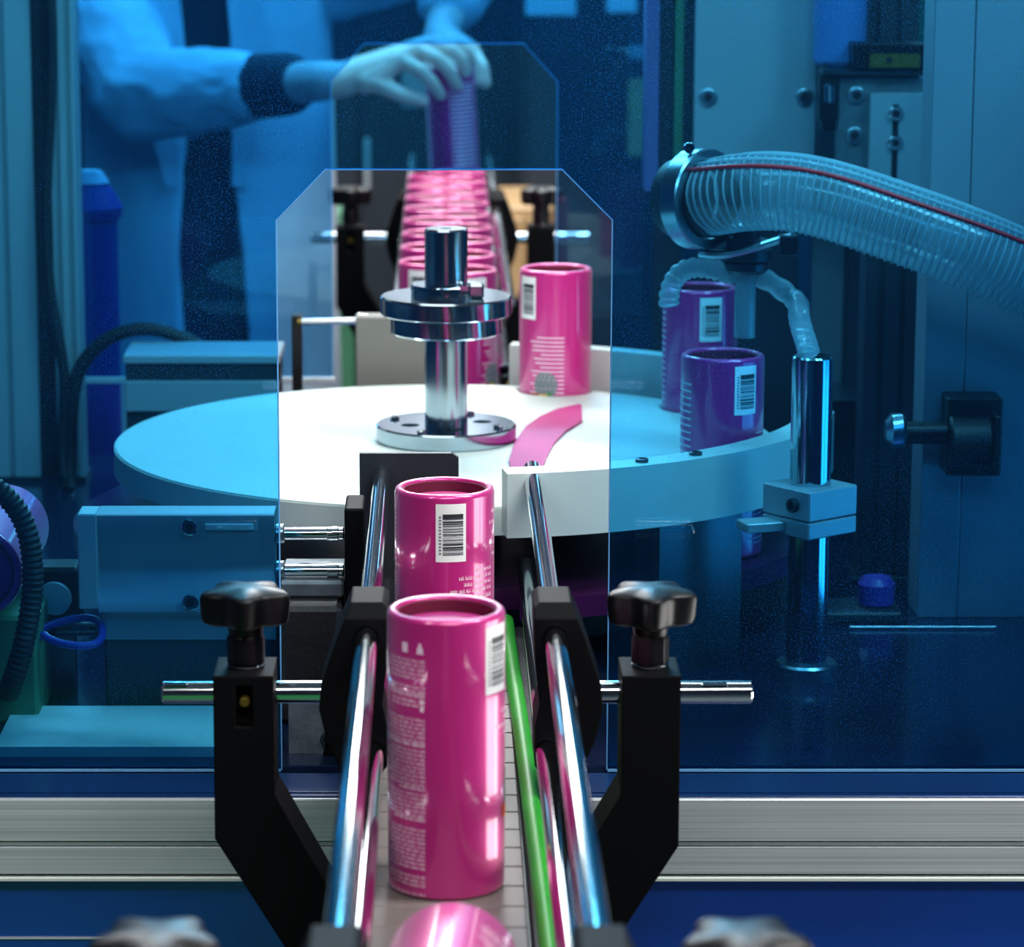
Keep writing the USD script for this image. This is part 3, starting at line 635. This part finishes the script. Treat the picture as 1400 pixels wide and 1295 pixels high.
def stripe(deg, r, off):
    a = math.radians(deg); return sweep(h0+(rad+off)[:, None]*(math.cos(a)*ua+math.sin(a)*wa), r, 8)
obj('red_stripe', stripe(36, .0021, .0013), 'red_stripe', hose, smooth=True, label='red stripe along the hose')
for dg in (20, 2, -16): obj('edge_band', stripe(dg, .0016, .001), 'pvc_rib', hose, smooth=True)
rc = thing('hose_clamp', 'wide ring clamp holding the end of the clear suction hose', 'clamp', tuple(at(958, 272, 2.80)))
c0 = at(958, 272, 2.80); dirv = (hp[4]-hp[0]); dirv = np.array((1, -1.05, .08)); dirv /= np.linalg.norm(dirv)
A_ = trimesh.geometry.align_vectors((0, 0, 1), dirv)
ring = lathe([(.0350, -.010), (.0425, -.010), (.044, -.0085), (.044, .0085), (.0425, .010), (.0350, .010), (.0350, -.010)], 64); ring.apply_transform(A_)
obj('ring', ring, 'brushed_steel', rc)
lip = lathe([(.0322, -.002), (.0334, -.002), (.0334, .02), (.0322, .02), (.0322, -.002)], 56); lip.apply_transform(A_); obj('rubber_lip', lip, 'black_rubber', rc)
band = [np.array((-.0, -.002, -.047)), np.array((.03, -.012, -.046)), np.array((.06, -.022, -.036)), np.array((.078, -.026, -.030))]
obj('clamp_band', sweep(spline(band, 24), .006, 10, squash=(1.6, .7)), 'brushed_steel', rc); obj('clamp_ear', box(.066, .083, -.036, -.018, -.046, -.028, .0015), 'dark_steel', rc)
obj('stub', rod(-dirv*.03, -dirv*.012, .034, 40), 'dark_paint', rc); obj('mount', box(-.03, .0, .006, .11, -.012, .012, .002), 'dark_paint', rc)
screw(rc, 'clamp_screw', 'chrome', .005, .006, FRONT, (-.012, -.012, .046))
nz = thing('nozzle', 'stacked fitting and clear nozzle tube hanging below the ring clamp', 'nozzle', tuple(at(1020, 345, 2.80)))
obj('fitting', lathe([(0, -.018), (.017, -.018), (.0195, -.015), (.0195, -.009), (.017, -.0075), (.022, -.006), (.022, .003), (.018, .005), (.018, .012), (.012, .013), (.012, .02), (0, .02)], 40), 'dark_steel', nz)
obj('nozzle_tube', lathe([(.0085, -.075), (.0092, -.075), (.0092, -.018), (.0085, -.018), (.0085, -.075)], 28), 'frosted_plastic', nz, label='clear nozzle tube')
for nm, pts, lb in (('air_line', [(1030, 376), (1050, 384), (1074, 400), (1092, 428), (1100, 462), (1105, 487)], 'clear corrugated air line bending from the nozzle down to the steel post'),
                    ('air_line', [(1006, 376), (985, 371), (958, 366), (932, 372), (918, 392), (915, 418)], 'frosted strip standing for the fuzzy highlight over the tube under the nozzle')):  # second one is a fuzzy rim highlight made as a frosted strip
    P = spline([at(x, y, 2.80+(-.20 if nm == 'air_line' and k_ > 2 and pts[0][0] == 1030 else 0)*(k_-2)/3) for k_, (x, y) in enumerate(pts)], 90)
    rr = .0078+.0017*np.abs(np.sin(np.arange(90)*.42))
    tag(obj(nm, sweep(P, rr, 16), 'frosted_plastic', smooth=True), lb, 'air line')

# right: big plate, posts and brackets behind
YC = 3.30; xl, xr = at(950, 100, YC)[0], at(1116, 100, YC)[0]; xm = (xl+xr)/2; zb_ = at(1000, 300, YC)[2]
bp_ = thing('cover_plate', 'large pale aluminium cover plate with round socket screws at the upper right', 'cover plate', (xm, YC, zb_))
obj('plate', box(xl-xm, xr-xm, 0, .02, .0, .5, .0008), 'bead_blasted', bp_)
for px in (968, 1100):
    q = at(px, 133, YC)-np.array((xm, YC, zb_)); screw(bp_, 'plate_screw', 'brushed_steel', .0092, .004, FRONT, (q[0], .0, q[2]))
obj('column', box(-.05, .05, .021, .10, DECK-zb_, .5, .002), 'dark_paint', bp_)
fp = thing('frame_post', 'narrow vertical profile with coloured stripes left of the large cover plate', 'frame post', (at(893, 150, 3.32)[0], 3.32, DECK))
zs = at(900, 262, 3.32)[2]-DECK
for x0, x1, mt, yy in ((-.008, .006, 'muted_violet', .0), (.0065, .021, 'dark_steel', .004), (.0215, .031, 'green_paint', .0), (.0315, .041, 'dark_steel', .003)):
    obj('strip', box(x0, x1, yy, .05, zs, 1.1, .0008), mt, fp)
obj('post', box(.006, .034, .05, .08, 0, 1.1, .001), 'dark_paint', fp)
s_ = rod((.028, -.004, zs+.008), (.028, .003, zs+.008), .006, 18); obj('end_screw', s_, 'chrome', fp)
rp = thing('frame_post', 'broad flat aluminium column filling the right edge of the machine', 'frame post', (at(1267, 400, 2.79)[0], 2.79, DECK))
obj('inner_profile', box(0, .0350, 0, .06, 0, 1.1, .0008), 'panel_grey', rp); obj('wide_panel', box(.0358, .165, .001, .06, 0, 1.1, .0008), 'panel_grey', rp)
ld = thing('slotted_column', 'dark slotted column standing under the suction hose left of the broad column', 'column', (at(1222, 500, 2.93)[0], 2.93, DECK))
obj('profile', prism(Polygon([(-.028, 0), (-.016, 0), (-.016, .005), (-.010, .005), (-.010, 0), (.004, 0), (.004, .005), (.009, .005), (.009, 0), (.0275, 0), (.0275, .045), (-.028, .045)]), 0, .345), 'dark_paint', ld, smooth=False)
obj('end_cap', box(-.028, .0275, 0, .045, .345, .35, .001), 'black_rubber', ld); obj('foot_plate', box(-.034, .033, -.006, .05, 0, .006, .001), 'dark_steel', ld)
dp = thing('frame_post', 'dark vertical slotted post between the cover plate and the broad right column', 'frame post', (.455, 3.30, DECK))
obj('profile', prism(Polygon([(-.036, 0), (-.018, 0), (-.018, .006), (-.012, .006), (-.012, 0), (.004, 0), (.004, .006), (.01, .006), (.01, 0), (.028, 0), (.028, .05), (-.036, .05)]), 0, 1.1), 'dark_paint', dp, smooth=False)
obj('base_foot', box(-.05, .03, -.02, .0, 0, .008, .001), 'dark_steel', dp)
mp = thing('mounting_plate', 'worn bright mounting plate with socket screws high at the right', 'mounting plate', (.437, 3.2, .26))
obj('back_plate', box(-.045, .046, .012, .03, 0, .136, .001), 'grey_casting', mp); obj('front_plate', box(-.0145, .04, .0, .012, -.02, .121, .001), 'bead_blasted', mp)
for x, z, y in ((-.027, .118, .012), (-.028, .078, .012)):
    screw(mp, 'plate_screw', 'brushed_steel', .0085, .004, FRONT, (x, y, z))
for z in (.101, .072):
    screw(mp, 'slot_screw', 'chrome', .0075, .005, FRONT, (.011, 0, z))
obj('slot', box(.008, .014, -.0006, .002, -.015, .11), 'black_rubber', mp)
tb_ = thing('terminal_block', 'small green-brown block on a dark shelf above the mounting plate', 'block', (.44, 3.2, .4002))
obj('shelf', box(-.065, .035, 0, .04, -.002, .004, .001), 'dark_steel', tb_); obj('body', box(-.036, .034, -.004, .036, .004, .030, .001), 'black_plastic', tb_); obj('face', box(-.02, .03, -.007, -.004, .006, .02, .0008), 'brass', tb_)
obj('pin_hole', rod((-.001, -.0085, .014), (-.001, -.006, .014), .003, 12, .0005), 'black_rubber', tb_); obj('back_rail', box(-.06, .03, .04, .06, -.06, .02, .001), 'dark_paint', tb_)
bc = thing('reservoir', 'blue translucent cylinder standing on the dark shelf at the upper right', 'reservoir', (.398, 3.26, .4053))
obj('bowl', lathe([(0, 0), (.024, 0), (.027, .004), (.027, .25), (0, .25)], 32), 'blue_bowl', bc); obj('collar', lathe([(0, -.001), (.02, -.001), (.02, .0), (0, .0)], 24), 'dark_steel', bc)
lg = thing('indicator', 'short chrome pin glinting between the cover plate and the mounting plate', 'pin', tuple(at(1134, 125, 3.2)))
obj('pin', rod((0, 0, -.012), (0, 0, .008), .0055, 20, .002), 'chrome', lg); obj('socket', box(-.009, .009, .004, .03, -.03, .014, .001), 'black_plastic', lg)
mo = thing('motor', 'black motor with a shaft sitting in a square frame at the right edge', 'motor', tuple(at(1333, 597, 2.7557)), M=np.eye(4)*.87)
obj('housing', box(-.0285, .027, -.002, .04, -.04, .0395, .002), 'satin_black', mo); obj('barrel', rod((-.027, -.004, -.004), (.014, -.004, -.004), .026, 32, .002), 'satin_black', mo)
obj('end_cap', box(.014, .021, -.032, .0, -.032, .026, .001), 'satin_black', mo); obj('shaft', rod((-.075, .0, .004), (-.027, .0, .004), .0115, 24), 'black_plastic', mo); obj('coupling', lathe([(0, 0), (.014, 0), (.018, .004), (.018, .014), (.01, .02), (0, .02)], 24).apply_transform(rot((0, 1, 0), -90)).apply_translation((-.07, 0, .006)), 'brushed_steel', mo)
gbx = thing('gearbox', 'black gearbox housing with a pale top edge right of the steel post', 'gearbox', (at(1160, 600, 3.16)[0], 3.16, DECK))
obj('housing', box(-.035, .035, 0, .1, 0, .130, .002), 'satin_black', gbx); obj('lid', box(-.035, .035, -.002, .1, .130, .1325, .001), 'dark_steel', gbx)
obj('side_panel', box(-.018, .06, .20, .21, .0, .6, .001), 'panel_grey', gbx)
fz = thing('foot_bracket', 'low dark bracket with a purple knob at the foot of the slotted post', 'bracket', tuple(onz(1197, 842, DECK)))
obj('base', box(-.05, .02, -.03, .03, 0, .010, .002), 'dark_paint', fz); obj('knob', lathe([(0, .012), (.016, .012), (.017, .03), (.012, .036), (0, .036)], 24), 'purple_bin', fz); obj('pipe', rod((-.03, -.05, .002), (.10, -.05, .002), .0012, 10), 'brushed_steel', fz)

# ------------------------------------------------------------------ far background of the hall
def cabinet(name, label, x0, x1, y0, y1, h, m, extra=()):
    t = thing(name, label, 'machine', ((x0+x1)/2, y0, FL)); w = (x1-x0)/2
    obj('body', box(-w, w, .01, y1-y0, .03, h, .006), m, t); obj('plinth', box(-w+.02, w-.02, .03, y1-y0-.03, 0, .03), 'black_rubber', t)
    obj('door', box(-w+.015, -.004, 0, .01, .06, h-.02, .003), m, t); d = obj('door', box(.004, w-.015, 0, .01, .06, h-.02, .003), m, t)
    obj('handle', box(.012, .024, -.02, 0, h*.55, h*.65, .003), 'aluminium', d)
    for (a, b, c, e, mm) in extra: obj('panel', box(a, b, -.006, 0, c, e, .002), mm, t)
    return t
pz = lambda py: at(700, py, 6.39)[2]-FL
cabinet('control_cabinet', 'dark control cabinet far behind on the right', .15, .75, 6.4, 6.9, 1.5, 'dark_paint', [(-.29, -.19, pz(22), pz(-40), 'pale_paint'), (-.13, -.07, pz(18), pz(-40), 'pale_paint'), (-.085, -.052, pz(82), pz(62), 'grey_paint'), (-.085, -.045, pz(215), pz(108), 'tan_paint')])
cabinet('green_cabinet', 'green painted cabinet far behind, left of the queue', -.36, -.17, 5.9, 6.3, .90, 'green_paint')
cabinet('tan_cabinet', 'tan cabinet far behind, right of the queue', .10, .20, 5.85, 6.2, .915, 'tan_paint')
cabinet('grey_cabinet', 'grey cabinet farther back in the middle', -.6, .2, 7.6, 8.1, 1.35, 'dark_paint', [(.1, .25, .95, 1.1, 'grey_paint')])
cabinet('teal_cabinet', 'tall green cabinet far behind beyond the striped post', .8, 1.45, 7.6, 8.2, 1.5, 'green_paint', [(-.3, -.1, 1.2, 1.35, 'tan_paint')])

tag(obj('added_mat', box(-1.3, -.1, -1.2, 1.6, FL, FL+.012, .004), 'green_rubber'), 'unseen green mat added for its reflection, in front of the machine', 'floor mat')  # added out of view to reflect green in the lower panel
# ------------------------------------------------------------------ person
def chain(pts, rad, ref=.012, iters=8):
    hulls = []
    for (a, ra), (b, rb) in zip(zip(pts[:-1], rad[:-1]), zip(pts[1:], rad[1:])):
        hulls.append(m3.Manifold.hull(m3.Manifold.sphere(ra, 20).translate(tuple(map(float, a))) + m3.Manifold.sphere(rb, 20).translate(tuple(map(float, b)))))
    return hulls
def ell(c, r, seg=24): return m3.Manifold.sphere(1.0, seg).scale(tuple(r)).translate(tuple(map(float, c)))
def hull(*ms): 
    u = ms[0]
    for k in ms[1:]: u = u+k
    return u.hull()
def fuse(ms, ref, iters=10):
    u = ms[0]
    for k in ms[1:]: u = u+k
    t = tm(u.refine_to_length(ref)); t.merge_vertices(); trimesh.smoothing.filter_taubin(t, iterations=iters); return t
V = lambda *a: np.array(a, float)
SH_R, SH_L = V(-.535, 4.85, .43), V(-.175, 4.90, .43)
EL_R, WR_R = V(-.435, 4.66, .262), V(-.140, 4.50, .297)
EL_L, WR_L = V(.035, 4.84, .47), V(-.005, 4.64, .345)
def hand(W, K, fingers, thumb, palm_r=.016):
    ms = []
    wr = m3.Manifold.sphere(.025, 20).translate(tuple(W))
    kn = [m3.Manifold.sphere(.0125, 16).translate(tuple(k)) for k in K]
    ms.append(hull(wr, *kn)); ms.append(hull(m3.Manifold.sphere(.021, 16).translate(tuple(W*.6+K[0]*.4+V(0, -.004, -.012))), kn[0], kn[1], m3.Manifold.sphere(.014, 16).translate(tuple(thumb[0]))))
    for k, f in zip(K, fingers): ms += chain([k]+f, [.0112, .0100, .0092, .0078][:len(f)+1])
    ms += chain(thumb, [.015, .0115, .009][:len(thumb)])
    return ms
h_ = lambda px, py, Y: at(px, py, Y)
K1 = [h_(545, 80, 4.49), h_(566, 66, 4.505), h_(585, 60, 4.525), h_(602, 60, 4.545)]
F1 = [[h_(573, 95, 4.485), h_(590, 112, 4.495), h_(602, 130, 4.512)], [h_(598, 80, 4.50), h_(614, 96, 4.505), h_(625, 116, 4.52)],
      [h_(616, 68, 4.52), h_(630, 80, 4.525), h_(637, 98, 4.535)], [h_(626, 62, 4.545), h_(638, 70, 4.55), h_(646, 84, 4.56)]]
T1 = [h_(512, 112, 4.485), h_(545, 128, 4.485), h_(578, 138, 4.50)]
ms = hand(WR_R, K1, F1, T1)
ms += chain([EL_R+V(.10, -.05, .012), WR_R-V(.03, 0, .002), WR_R], [.036, .028, .025])
K2 = [WR_L+V(.0, -.045, -.012), WR_L+V(.02, -.04, -.01), WR_L+V(.035, -.03, -.012), WR_L+V(.045, -.018, -.016)]
F2 = [[k+V(.014, -.018, -.022), k+V(.018, -.018, -.044)] for k in K2]; T2 = [WR_L+V(-.015, -.03, -.02), WR_L+V(-.02, -.045, -.035), WR_L+V(-.012, -.05, -.055)]
ms += hand(WR_L, K2, F2, T2); ms += chain([EL_L*.6+WR_L*.4, WR_L], [.032, .025])
# upper arms inside the sleeves, neck, head
ms += chain([SH_R, EL_R, EL_R+V(.10, -.05, .012)], [.05, .04, .036]) + chain([SH_L, EL_L, EL_L*.6+WR_L*.4], [.05, .04, .032])
NK = V(-.355, 4.87, .50); HD = V(-.33, 4.83, .655)
ms += [hull(ell((-.355, 4.88, .40), (.15, .085, .08)), ell((-.355, 4.88, .1), (.125, .085, .1)))] + chain([SH_R, NK, SH_L], [.05, .06, .05]) + chain([NK-V(0, 0, .03), NK+V(.01, -.015, .07)], [.058, .052])
ms += [hull(ell(HD+V(0, .012, .03), (.074, .092, .082)), ell(HD+V(.006, -.03, -.055), (.048, .05, .045)))]
ms += [ell(HD+V(.012, -.094, -.012), (.012, .018, .022)), ell(HD+V(.011, -.088, .02), (.03, .012, .012)), ell(HD+V(-.074, .01, 0), (.012, .02, .03)), ell(HD+V(.076, .01, 0), (.012, .02, .03)), ell(HD+V(.011, -.076, -.052), (.022, .012, .012))]
# hips, legs and feet
ms += [hull(ell((-.355, 4.88, .02), (.125, .085, .08)), ell((-.355, 4.88, -.10), (.135, .09, .07)))]
for sx in (-.08, .08): ms += chain([(-.355+sx, 4.88, -.12), (-.355+sx*1.1, 4.875, -.48), (-.355+sx*1.1, 4.89, -.88)], [.075, .052, .036]) + [ell((-.355+sx*1.15, 4.85, FL+.035), (.04, .11, .033))]
person = thing('person', 'person in an open pale coat with dark cuffs holding a tube over the far conveyor', 'person')
obj('body', fuse(ms, .006, 8), 'skin', person, smooth=True)
# clothes: trousers, dark top, pale coat with sleeves, cuffs
tr_ = [hull(ell((-.355, 4.88, .0), (.138, .098, .06)), ell((-.355, 4.88, -.11), (.15, .102, .07)))]
for sx in (-.08, .08): tr_ += chain([(-.355+sx, 4.88, -.12), (-.355+sx*1.1, 4.875, -.48), (-.355+sx*1.1, 4.89, -.86)], [.088, .066, .055])
obj('trousers', fuse(tr_, .02, 8), 'dark_cloth', person, smooth=True)
top_ = [hull(ell((-.355, 4.88, .41), (.165, .10, .07)), ell((-.355, 4.88, .02), (.142, .10, .08)))] + chain([SH_R, NK-V(0, 0, .02), SH_L], [.055, .064, .055])
obj('dark_top', fuse(top_, .02, 6), 'dark_cloth', person, smooth=True)
def coat():
    out = hull(ell((-.355, 4.885, .425), (.185, .118, .065)), ell((-.355, 4.885, .05), (.168, .122, .08)), ell((-.355, 4.885, -.30), (.20, .150, .04)))
    for a, c in ((SH_R, -1), (SH_L, 1)): out = out + m3.Manifold.sphere(.074, 20).translate(tuple(a))
    inn = hull(ell((-.355, 4.885, .42), (.17, .106, .06)), ell((-.355, 4.885, .05), (.153, .11, .08)), ell((-.355, 4.885, -.36), (.19, .142, .05)))
    # open front: a slit that widens downwards
    slit = mani(prism_xz([(-.30, .60), (-.405, .60), (-.375, .25), (-.395, .02), (-.365, -.5), (-.262, -.5), (-.300, .02), (-.318, .25)], 4.60, 4.88))
    neck = hull(ell(NK+V(0, 0, .06), (.085, .085, .12)))
    body = out-inn-slit-neck
    r = fuse([body], .016, 5)
    return r
obj('coat', coat(), 'coat_cloth', person, smooth=True)
def sleeve(S, E, Wd, end, r0):
    m = fuse(chain([S, E, E*(1-end)+Wd*end], r0), .012, 6)
    v = m.vertices; m.vertices = v + (.0085*(meshkit.fbm(v*28, 3, 4)-.5)*2)[:, None]*np.array(m.vertex_normals); return m
obj('sleeve', sleeve(SH_R, EL_R, WR_R, .50, [.076, .070, .055]), 'coat_cloth', person, smooth=True)
obj('sleeve', sleeve(SH_L, EL_L, WR_L, .62, [.074, .062, .050]), 'coat_cloth', person, smooth=True)
p0, p1 = EL_R*.5+WR_R*.5, EL_R*.28+WR_R*.72
obj('cuff', fuse(chain([p0, p1], [.047, .045]), .008, 4), 'dark_cloth', person, smooth=True, label='dark knitted cuff')
for s_ in (-1, 1):
    lp_ = prism_xz([(0, .46), (s_*.05, .42), (s_*.075, .30), (s_*.03, .12), (s_*.008, .12), (s_*.012, .3)][::s_], 0, .006); lp_.apply_translation((-.352+s_*.03, 4.755, 0)); obj('lapel', lp_, 'coat_cloth', person, smooth=False)
hair = fuse([ell(HD+V(0, .03, .05), (.084, .092, .078))-m3.Manifold.cube((.3, .2, .3)).translate((HD[0]-.15, HD[1]-.26, HD[2]-.2))], .008, 6)
obj('hair', hair, 'hair_brown', person, smooth=True)
for sx in (-.03, .03):
    e_ = obj('eye', tm(ell(HD+V(.011+sx, -.080, .006), (.0115, .011, .0075))), 'eye_white', person, smooth=True); obj('iris', tm(ell(HD+V(.011+sx, -.0885, .005), (.005, .004, .005))), 'eye_dark', e_, smooth=True)
obj('lips', tm(ell(HD+V(.011, -.087, -.052), (.022, .006, .006))), 'lip', person, smooth=True)
for sx in (-.092, .092): obj('shoe', fuse([hull(ell((-.355+sx, 4.85, FL+.03), (.046, .12, .03)), ell((-.355+sx, 4.89, FL+.07), (.044, .05, .05)))-m3.Manifold.cube((1, 1, 1)).translate((-1, 4.4, FL-1))], .012, 3), 'black_rubber', person, smooth=True)
